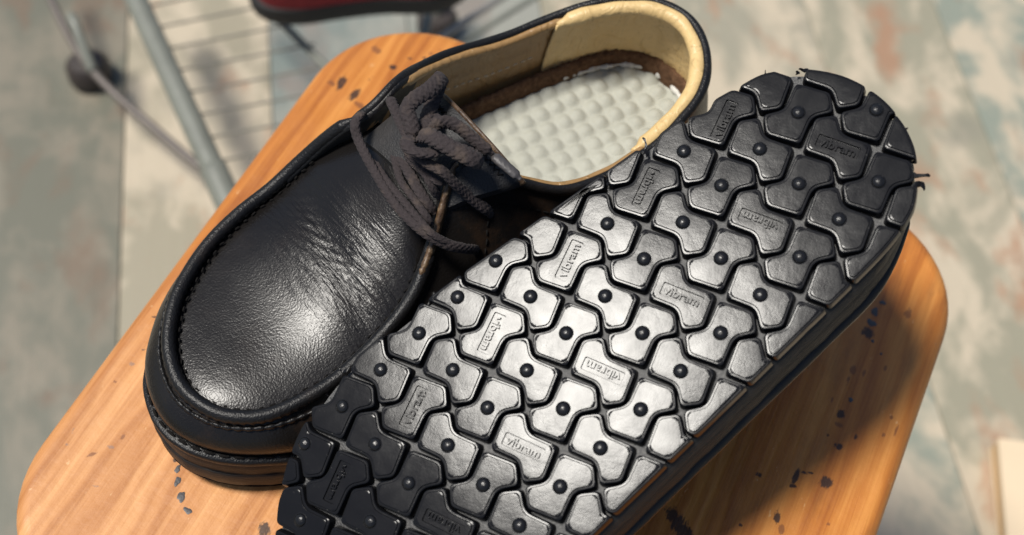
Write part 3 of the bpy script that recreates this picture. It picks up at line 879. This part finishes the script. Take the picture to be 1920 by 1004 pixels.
LACES = [  # name, path, half width, half thickness
    (L((684, 212, .086), (676, 216, .0945), (666, 232, .096), (672, 262, .0925), (700, 318, .090), (742, 385, .0885), (790, 432, .0875), (835, 458, .083), (868, 466, .0775), (888, 468, .0715), (897, 472, .062), (899, 476, .052)), 0.0018, 0.0010),
    (L((728, 270, .086), (748, 288, .0885), (768, 325, .0905), (786, 358, .0905), (802, 382, .0885), (815, 402, .084)), 0.0021, 0.0009),
    (L((735, 275, .087), (742, 305, .0885), (752, 340, .0895), (775, 372, .0895), (798, 404, .0885), (812, 425, .084)), 0.0015, 0.0009),
    (L((762, 285, .0925), (775, 303, .095), (795, 322, .097), (818, 338, .0975), (836, 345, .095)), 0.0020, 0.0010),
    (L((742, 196, .088), (734, 188, .0985), (736, 196, .1005), (748, 222, .1015), (762, 250, .104), (772, 268, .106)), 0.0022, 0.0013),
    (L((774, 262, .105), (772, 236, .1075), (764, 206, .110), (778, 186, .112), (803, 170, .1125), (823, 152, .111), (828, 146, .108), (824, 156, .1035), (812, 190, .1035), (800, 222, .1035), (796, 246, .1045)), 0.0029, 0.0015),
    (L((818, 212, .1025), (816, 230, .1045), (808, 248, .1055), (800, 262, .1055)), 0.0020, 0.0012),
    (L((782, 262, .109), (800, 254, .1125), (822, 264, .114), (850, 280, .1135), (880, 296, .112), (898, 303, .109), (892, 296, .1055), (866, 284, .1065), (838, 276, .1075), (812, 276, .107)), 0.0030, 0.0015),
    (L((822, 262, .1085), (814, 246, .1105), (822, 232, .1125), (842, 230, .1125), (862, 240, .1115), (884, 258, .1095), (908, 278, .1075), (924, 289, .1055)), 0.0024, 0.0013),
    (L((770, 256, .106), (765, 272, .109), (776, 284, .1105), (800, 288, .110), (826, 284, .1085)), 0.0029, 0.0014),
    (L((766, 268, .105), (782, 290, .106), (804, 308, .1055), (830, 322, .104), (852, 344, .0985), (872, 362, .092), (893, 380, .086), (912, 393, .081), (924, 403, .074), (929, 410, .064), (930, 416, .054)), 0.0022, 0.0011),
    (L((752, 262, .0945), (764, 284, .097), (782, 304, .0985), (800, 330, .098), (812, 352, .095), (822, 372, .089)), 0.0017, 0.0010),
    (L((700, 300, .0885), (722, 335, .0895), (752, 372, .0895), (784, 410, .089), (812, 440, .0875), (848, 458, .0815), (872, 462, .074)), 0.0014, 0.0009),
]
lace = tag(empty('shoelace', Ms1), 'charcoal braided lace tied in a bow on the upright shoe', 'shoelace')
for k, (p, w, h) in enumerate(LACES):
    V, F = lace_tube(p, w, h, seed=k)
    obj('lace_strand', V, F, M['lace'], lace, sharp=180)
V, F = lace_tube(L((921, 288, .1045), (938, 303, .1045), (958, 320, .1035), (977, 337, .102)), .0021, .0013, braid=.25, seed=40)
tag(obj('lace_tip', V, F, m_plain('grey_lace_tip', (.055, .05, .05), .5), lace, sharp=180), 'flattened grey end of the lace lying along the tongue')

# ---------------------------------------------------------------- overturned shoe
Ms2 = Matrix.Identity(4)
U2 = np.array([.715586, -.697812, -.031542]); V2 = np.array([.658852, .659255, .362349]); N2 = np.array([-.232057, -.280074, .931509])
for i in range(3):
    Ms2[i][0] = U2[i]; Ms2[i][1] = V2[i]; Ms2[i][2] = N2[i]; Ms2[i][3] = (np.array([.071925, .318544, .132936 + ZB]))[i]
shoe2 = tag(empty('leather_shoe', Ms2), 'overturned black shoe leaning beside the upright one, its studded rubber tread facing up', 'shoe', 'pair of black leather shoes')
outsole = make_shoe(shoe2, -1, True)

BLK = np.array([(-.375, .385), (.13, .625), (.365, .445), (.165, .125)])
BLK = np.r_[BLK, -BLK]
BLK = BLK[::-1]                                  # counter-clockwise


def area(P): return .5 * np.sum(P[:, 0] * np.roll(P[:, 1], -1) - np.roll(P[:, 0], -1) * P[:, 1])


if area(BLK) < 0: BLK = BLK[::-1]
CLIP = inset(OUT, .0)
if area(CLIP) < 0: CLIP = CLIP[::-1]


def hull(P):
    P = sorted(map(tuple, P)); cr_ = lambda o, a_, b_: (a_[0] - o[0]) * (b_[1] - o[1]) - (a_[1] - o[1]) * (b_[0] - o[0])
    def half(S):
        h = []
        for p in S:
            while len(h) > 1 and cr_(h[-2], h[-1], p) <= 0: h.pop()
            h.append(p)
        return h
    a_, b_ = half(P), half(P[::-1]); return np.array(a_[:-1] + b_[:-1])


CLIP = hull(cr(OUT, 4, True)); CLIP2 = hull(inset(cr(OUT, 4, True), .02))


def clip(S, C):
    S = [np.array(p) for p in S]
    for a_, b_ in zip(C, np.roll(C, -1, 0)):
        if not S: return np.zeros((0, 2))
        n = np.array([-(b_ - a_)[1], (b_ - a_)[0]]); d = [float((p - a_) @ n) for p in S]; o = []
        for k in range(len(S)):
            j = (k + 1) % len(S)
            if d[k] >= 0: o.append(S[k])
            if (d[k] >= 0) != (d[j] >= 0): o.append(S[k] + (S[j] - S[k]) * (d[k] / (d[k] - d[j])))
        S = o
    # drop near-duplicates
    o = []
    for p in S:
        if not o or np.linalg.norm(p - o[-1]) > .012: o.append(p)
    if len(o) > 1 and np.linalg.norm(o[0] - o[-1]) < .012: o.pop()
    return np.array(o) if len(o) > 2 else np.zeros((0, 2))


def offset(P, d):
    """mitred inward offset of a counter-clockwise polygon"""
    A = np.roll(P, 1, 0); B = np.roll(P, -1, 0)
    e1 = P - A; e1 /= np.linalg.norm(e1, axis=1)[:, None]; e2 = B - P; e2 /= np.linalg.norm(e2, axis=1)[:, None]
    n1 = np.c_[-e1[:, 1], e1[:, 0]]; n2 = np.c_[-e2[:, 1], e2[:, 0]]
    b_ = n1 + n2; k = np.clip(1 + np.sum(n1 * n2, 1), .45, 2)[:, None]
    return P + b_ / k * d


def fillet(P, rc=.085, rv=.15):
    """rounded corners, five points each (rv where the outline turns inwards)"""
    o = []
    for a_, p, b_ in zip(np.roll(P, 1, 0), P, np.roll(P, -1, 0)):
        e1, e2 = a_ - p, b_ - p; l1, l2 = np.linalg.norm(e1), np.linalg.norm(e2)
        conv = (p - a_)[0] * (b_ - p)[1] - (p - a_)[1] * (b_ - p)[0] > 0
        d = min(rc if conv else rv, .45 * l1, .45 * l2)
        q0, q1 = p + e1 / l1 * d, p + e2 / l2 * d
        for t in (0, .25, .5, .75, 1): o.append(q0 * (1 - t) ** 2 + 2 * p * t * (1 - t) + q1 * t * t)
    return np.array(o)


def block_mesh(P, cut=None):
    V = []; rp = [(-.088, .0044), (-.066, .0010), (-.060, .0006), (-.046, .00045), (-.020, .00042), (-.012, .00008), (-.004, .00001), (.022, .0)]
    Pn = None
    for ins, z in rp:
        Q = fillet(offset(P, ins))
        V.append(np.c_[Q * P_, np.full(len(Q), z)])
    n = len(V[0]); V = np.concatenate(V)
    # groove-side ring first, plateau last; z points into the shoe
    F = grid_faces(len(rp), n, True, flip=True) + [tuple((len(rp) - 1) * n + j for j in reversed(range(n)))]
    return mesh_data('tread_block', V, F, M['rubber'], sharp=20, zs=-1)


BLOCK = block_mesh(BLK)
LAB_A = math.atan2(.66, -.267)                   # reading direction of a plate on an even block
FW, FH = .405, .125


def label_block_mesh(src, la, off=(0, 0)):
    """tread block whose top carries a sunk panel for the moulded name"""
    import bmesh
    bm = bmesh.new(); bm.from_mesh(src); bm.faces.ensure_lookup_table()
    top = max(bm.faces, key=lambda f_: f_.calc_area() if len(f_.verts) > 12 else 0)
    outer = [e_ for e_ in top.edges]; zt = top.verts[0].co.z
    bmesh.ops.delete(bm, geom=[top], context='FACES_ONLY')
    c_, s_ = math.cos(la), math.sin(la)
    loops = []
    for hw, hh, z in ((FW, FH, zt), (FW - .010, FH - .010, zt - .0007), (FW - .03, FH - .03, zt - .0007)):
        loops.append([bm.verts.new(((x * c_ - y * s_ + off[0]) * P_, (x * s_ + y * c_ + off[1]) * P_, z)) for x, y in rrect(hw, hh, .03, 3)])
    n = len(loops[0]); inner = [bm.edges.new((loops[0][k], loops[0][(k + 1) % n])) for k in range(n)]
    bmesh.ops.triangle_fill(bm, use_beauty=True, use_dissolve=False, edges=outer + inner)
    for a_, b_ in ((0, 1), (1, 2)):
        for k in range(n): bm.faces.new((loops[a_][k], loops[a_][(k + 1) % n], loops[b_][(k + 1) % n], loops[b_][k])).material_index = 1
    floor_f = bm.faces.new(loops[2]); floor_f.material_index = 1
    bmesh.ops.recalc_face_normals(bm, faces=bm.faces)
    if sum(f_.normal.z * f_.calc_area() for f_ in bm.faces) < 0: bmesh.ops.reverse_faces(bm, faces=bm.faces)
    me = bpy.data.meshes.new('tread_block'); bm.to_mesh(me); bm.free(); me.materials.clear(); me.materials.append(M['rubber']); me.materials.append(M['panel'])
    me.polygons.foreach_set('use_smooth', [True] * len(me.polygons)); me.set_sharp_from_angle(angle=math.radians(20)); me.update()
    return me


LABEL_BLOCK = label_block_mesh(BLOCK, LAB_A)
# stud
V = []; ns, nr_ = 20, 7; RS = .120 * P_
V += [(RS * 1.22 * math.cos(2 * math.pi * k / ns), RS * 1.22 * math.sin(2 * math.pi * k / ns), .00005) for k in range(ns)]
V += [(RS * 1.08 * math.cos(2 * math.pi * k / ns), RS * 1.08 * math.sin(2 * math.pi * k / ns), -.00012) for k in range(ns)]
for j in range(nr_):
    a_ = j / nr_ * math.pi / 2
    for k in range(ns): V.append((RS * math.cos(a_) * math.cos(2 * math.pi * k / ns), RS * math.cos(a_) * math.sin(2 * math.pi * k / ns), -.56 * RS * math.sin(a_)))
V.append((0, 0, -.56 * RS)); nl = len(V) - 1
F = grid_faces(nr_ + 2, ns, True, flip=True) + [(nl, (nr_ + 1) * ns + (k + 1) % ns, (nr_ + 1) * ns + k) for k in range(ns)]
M['stud'] = m_plain('rubber_stud', (.009, .009, .010), .27, spec=.3, bs=900, bd=.0003)
STUD = mesh_data('stud', V, F, M['stud'], sharp=60, zs=-1)
# moulded name
tcu = bpy.data.curves.new('lettering', 'FONT'); tcu.body = 'vibram'; tcu.align_x = 'CENTER'; tcu.align_y = 'CENTER'
tcu.size = .30 * P_; tcu.extrude = .0003; tcu.offset = .00005; tcu.bevel_depth = .00004; tcu.resolution_u = 3
tob = bpy.data.objects.new('lettering_tmp', tcu); COL.objects.link(tob)
bpy.context.view_layer.update()
TEXT = bpy.data.meshes.new_from_object(tob.evaluated_get(bpy.context.evaluated_depsgraph_get()))
bpy.data.objects.remove(tob); TEXT.name = 'lettering'
cc = np.array([v_.co[:] for v_ in TEXT.vertices]); w_ = np.ptp(cc[:, 0]); cen = (cc.max(0) + cc.min(0)) / 2
TEXT.transform(Matrix.Diagonal((.69 * P_ / w_, .175 * P_ / np.ptp(cc[:, 1]), 1, 1)) @ Matrix.Translation((-cen[0], -cen[1], -.00024)))
TEXT.materials.clear(); TEXT.materials.append(M['rubber'])

Rz = lambda a_: Matrix.Rotation(a_, 4, 'Z')
for p in range(-3, 6):
    for q in range(-14, 4):
        even = (p + q) % 2 == 0
        ang = 0 if even else math.pi / 2
        c_, s_ = math.cos(ang), math.sin(ang)
        P = BLK @ np.array([[c_, s_], [-s_, c_]]) + [p, q]
        C = clip(P, CLIP2)
        if len(C) < 3 or abs(area(C)) < .02: continue
        whole = abs(area(C)) > .995 * abs(area(P))
        base = Matrix.Translation((p * P_, q * P_, -float(spring(q)))) @ Matrix.Rotation(math.atan(-dspring(q)), 4, 'X')
        lab = (p % 4 == 0 and q % 2 == 0) or (p % 4 == 2 and q % 2 == 1)
        la = LAB_A if p % 4 == 0 else LAB_A + math.pi / 2
        loff = np.zeros(2)
        if lab and not whole:                    # only where the whole plate still fits on the trimmed block
            ax_, ay_ = np.array([math.cos(la), math.sin(la)]), np.array([-math.sin(la), math.cos(la)])
            lab = False
            for sh in (0, .05, .10, .14):        # nudged towards the middle of the sole if need be
                loff = np.array([sh if p < 2 else -sh, -.3 * sh])
                cs = [np.array([p, q]) + loff + ax_ * sx * (FW + .02) + ay_ * sy * (FH + .02) for sx in (-1, 1) for sy in (-1, 1)]
                if all((c4 - a_) @ np.array([-(b_ - a_)[1], (b_ - a_)[0]]) > 0 for c4 in cs for a_, b_ in zip(CLIP2, np.roll(CLIP2, -1, 0))):
                    lab = True; break
        base = base @ Matrix.Translation((0, 0, RNG.uniform(-.00015, .0001))) @ Matrix.Rotation(RNG.normal(0, .006), 4, 'X') @ Matrix.Rotation(RNG.normal(0, .006), 4, 'Y')
        if whole: o = link('tread_block', LABEL_BLOCK if lab else BLOCK, outsole); o.matrix_local = base @ Rz(ang)
        else:
            bm_ = block_mesh(C - [p, q]); o = link('tread_block', label_block_mesh(bm_, la, loff) if lab else bm_, outsole); o.matrix_local = base
        inside = [float((np.array([p, q]) - a_) @ np.array([-(b_ - a_)[1], (b_ - a_)[0]]) / np.linalg.norm(b_ - a_)) for a_, b_ in zip(CLIP, np.roll(CLIP, -1, 0))]
        mi_ = min(inside)
        if lab:
            up_ = (q // 2) % 2 == 0 if p % 4 == 0 else ((q - 1) // 2) % 2 == 0
            la = (LAB_A if p % 4 == 0 else LAB_A + math.pi / 2 + math.pi) + (0 if up_ else math.pi)
            o = link('lettering', TEXT, outsole); o.matrix_local = base @ Matrix.Translation((loff[0] * P_, loff[1] * P_, 0)) @ Rz(la)
        elif mi_ > .10 and not ((p % 4 == 0 and q % 2 == 0) or (p % 4 == 2 and q % 2 == 1)):
            o = link('stud', STUD, outsole); o.matrix_local = base @ Matrix.Rotation(RNG.uniform(0, 6), 4, 'Z')

# moulding flash: ragged shreds of rubber left round the edge of the tread
parts = []; rg = np.random.default_rng(77)
CL = resample(np.r_[cr(OUT, 8, True), OUT[:1]], .05)[0]
def shred(c, d, l, w):
    n = np.array([-d[1], d[0]]); pts = []
    for k in range(6):
        t = k / 5; o_ = c + d * l * t + n * l * .35 * math.sin(t * 3 + c[0] * 9) ; ww = w * (1 - .75 * t) * rg.uniform(.6, 1.3)
        zz = .0014 + rg.uniform(-.0006, .0006)
        for a_, b_ in ((1, -1), (1, 1), (-1, 1), (-1, -1)): pts.append(((o_[0] + n[0] * ww * a_) * P_, (o_[1] + n[1] * ww * a_) * P_, zz + .0005 * b_ + float(spring(o_[1]))))
    parts.append((np.array(pts), grid_faces(6, 4, True) + [(0, 1, 2, 3), (20, 23, 22, 21)]))
for i in range(0, len(CL) - 1):
    if rg.random() < .05:
        t = CL[(i + 1) % len(CL)] - CL[i - 1]; t = t / np.linalg.norm(t); out = np.array([-t[1], t[0]])
        ang = rg.normal(0, .6); d = np.array([out[0] * math.cos(ang) - out[1] * math.sin(ang), out[0] * math.sin(ang) + out[1] * math.cos(ang)])
        shred(CL[i] - out * .04, d, rg.uniform(.03, .08), rg.uniform(.015, .035))
for c, l, w in (((-.52, -1.42), .30, .05), ((3.35, 1.62), .26, .07), ((3.5, 1.42), .22, .09), ((.02, 1.2), .14, .03), ((2.55, 2.1), .14, .05), ((.45, 1.7), .12, .05), ((-.62, -2.4), .12, .04), ((-1.5, -8.5), .16, .05)):
    c = np.array(c); ctr = np.array([1.5, c[1] * .9]); d = c - ctr; d /= np.linalg.norm(d); shred(c - d * .04, d, l, w)
V, F = join(parts)
tag(obj('moulding_flash', V, F, M['rubber'], outsole, zs=-1, sharp=60), kind='stuff')

# ================================================================= BACKGROUND
def tube(name, pts, r, mat, parent, n=12, up=(0, 0, 1), sm=8):
    V, F = sweep(cr(pts, sm), ell(r, r, n), up=up); return obj(name, V, F, mat, parent, sharp=180)


rack = tag(empty('wire_rack', Matrix.Identity(4)), 'grey metal wire rack standing on the floor behind the stool', 'rack')
H1 = -.29
a0, a1 = at(205, -110, H1), at(470, 470, H1 - .02)
tube('side_tube', [a0, (a0 + a1) / 2, a1], .0092, M['steel'], rack)
tube('tube_sleeve', [a0 + (a1 - a0) * .76, a0 + (a1 - a0) * .98], .0106, M['steel'], rack)
b0, b1 = at(400, -85, H1 - .03), at(720, 235, H1 - .03)
tube('side_rod', [b0, (b0 + b1) / 2, b1], .0035, M['steel'], rack)
for k in range(10):
    y = -70 + 42 * k; t = (y + 110) / 580
    s0 = a0 + (a1 - a0) * np.clip(t, 0, 1) - [0, 0, .009]
    s1 = at(560 + 6 * k, y - 72 + 3 * k, H1 - .03)
    tube('shelf_wire', [s0, (s0 + s1) / 2, s1], .0010, M['mesh'], rack, 8, (0, 1, 0))
c0, c1 = at(790, 95, H1 - .05), at(1010, -50, H1 - .05)
tube('brace_rod', [c0, c1], .0032, M['wire'], rack)
d0, d1 = at(850, 90, H1 - .08), at(1060, -40, H1 - .08)
tube('brace_rod', [d0, d1], .0026, M['steel'], rack)
g_ = [at(60, -90, -.345), at(110, 30, -.355), at(175, 135, -.362), at(300, 250, -.367), at(480, 400, -.372)]
tube('lower_rod', g_, .0036, M['rod'], rack)
for x, y in ((172, 148), (820, 60)):
    c = at(x, y, -ZB); q = []
    prof = [(0.0, .0), (.015, .0), (.019, .004), (.019, .018), (.014, .024), (.0, .025)]
    V = [(c[0] + r_ * math.cos(2 * math.pi * k / 24), c[1] + r_ * math.sin(2 * math.pi * k / 24), z + .0005) for r_, z in prof for k in range(24)]
    obj('foot', V, grid_faces(len(prof), 24, True), M['caster'], rack)
    top = np.array([c[0], c[1], .02]); tube('leg', [top, top + [0, 0, .06], (at(175, 135, -.362) if x < 500 else c0)], .0045, M['steel'], rack, up=(0, 1, 0))

# red and black shoe on the rack
sc_ = 1.0
base = at(668, -4, H1 + .004)
Mr = Matrix.Translation(base) @ Matrix.Rotation(math.radians(12), 4, 'Z')
rs = tag(empty('sneaker', Mr), 'red shoe with thick black sole on the wire rack behind the stool', 'shoe')
SO = np.array([(-.075, -.035), (-.03, -.046), (.03, -.040), (.09, -.036), (.16, -.040), (.20, -.02), (.205, .015), (.18, .042), (.10, .044), (.02, .044), (-.05, .048), (-.08, .03), (-.092, 0)])
SD = cr(SO * .58 - [.03, 0], 8, True); n = len(SD)
def ringz(s, z, dx=0): return np.c_[SD * s + [dx, 0], np.full(n, z)]
V = np.concatenate([ringz(.97, 0), ringz(1.02, .004), ringz(1.03, .012), ringz(1.0, .017), ringz(.9, .018)])
obj('outsole', V, grid_faces(5, n, True) + [tuple(reversed(range(n)))], M['blacksole'], rs, sharp=50)
V = np.concatenate([ringz(.96, .0175), ringz(.99, .03), ringz(.93, .055), ringz(.80, .072, .01), ringz(.6, .085, .03), ringz(.4, .09, .05), ringz(.38, .07, .05)])
obj('upper', V, grid_faces(7, n, True) + [tuple(6 * n + k for k in range(n))], M['red'], rs, sharp=180)

# pale plywood box on the floor at the right
cpt = at(1872, 822, -ZB + .022)
dd_ = at(1888, 1004, -ZB + .022) - cpt; ang = math.atan2(dd_[0], -dd_[1])
Mb = Matrix.Translation((cpt[0], cpt[1], 0)) @ Matrix.Rotation(ang, 4, 'Z')
bx_ = tag(empty('plywood_board', Mb), 'pale plywood offcut lying on the floor at the right edge of the picture', 'board')
for nm, b_, mt in (('face_veneer', (0, .25, -.30, 0, .0165, .022), 'ply'), ('core', (.0006, .2494, -.2994, -.0006, .006, .0164), 'underside'), ('back_veneer', (0, .25, -.30, 0, .001, .0059), 'ply')):
    v, f = box(*b_); obj(nm, v, f, M[mt], bx_, smooth=False)

SC.render.film_transparent = False
SC.cycles.use_denoising = True
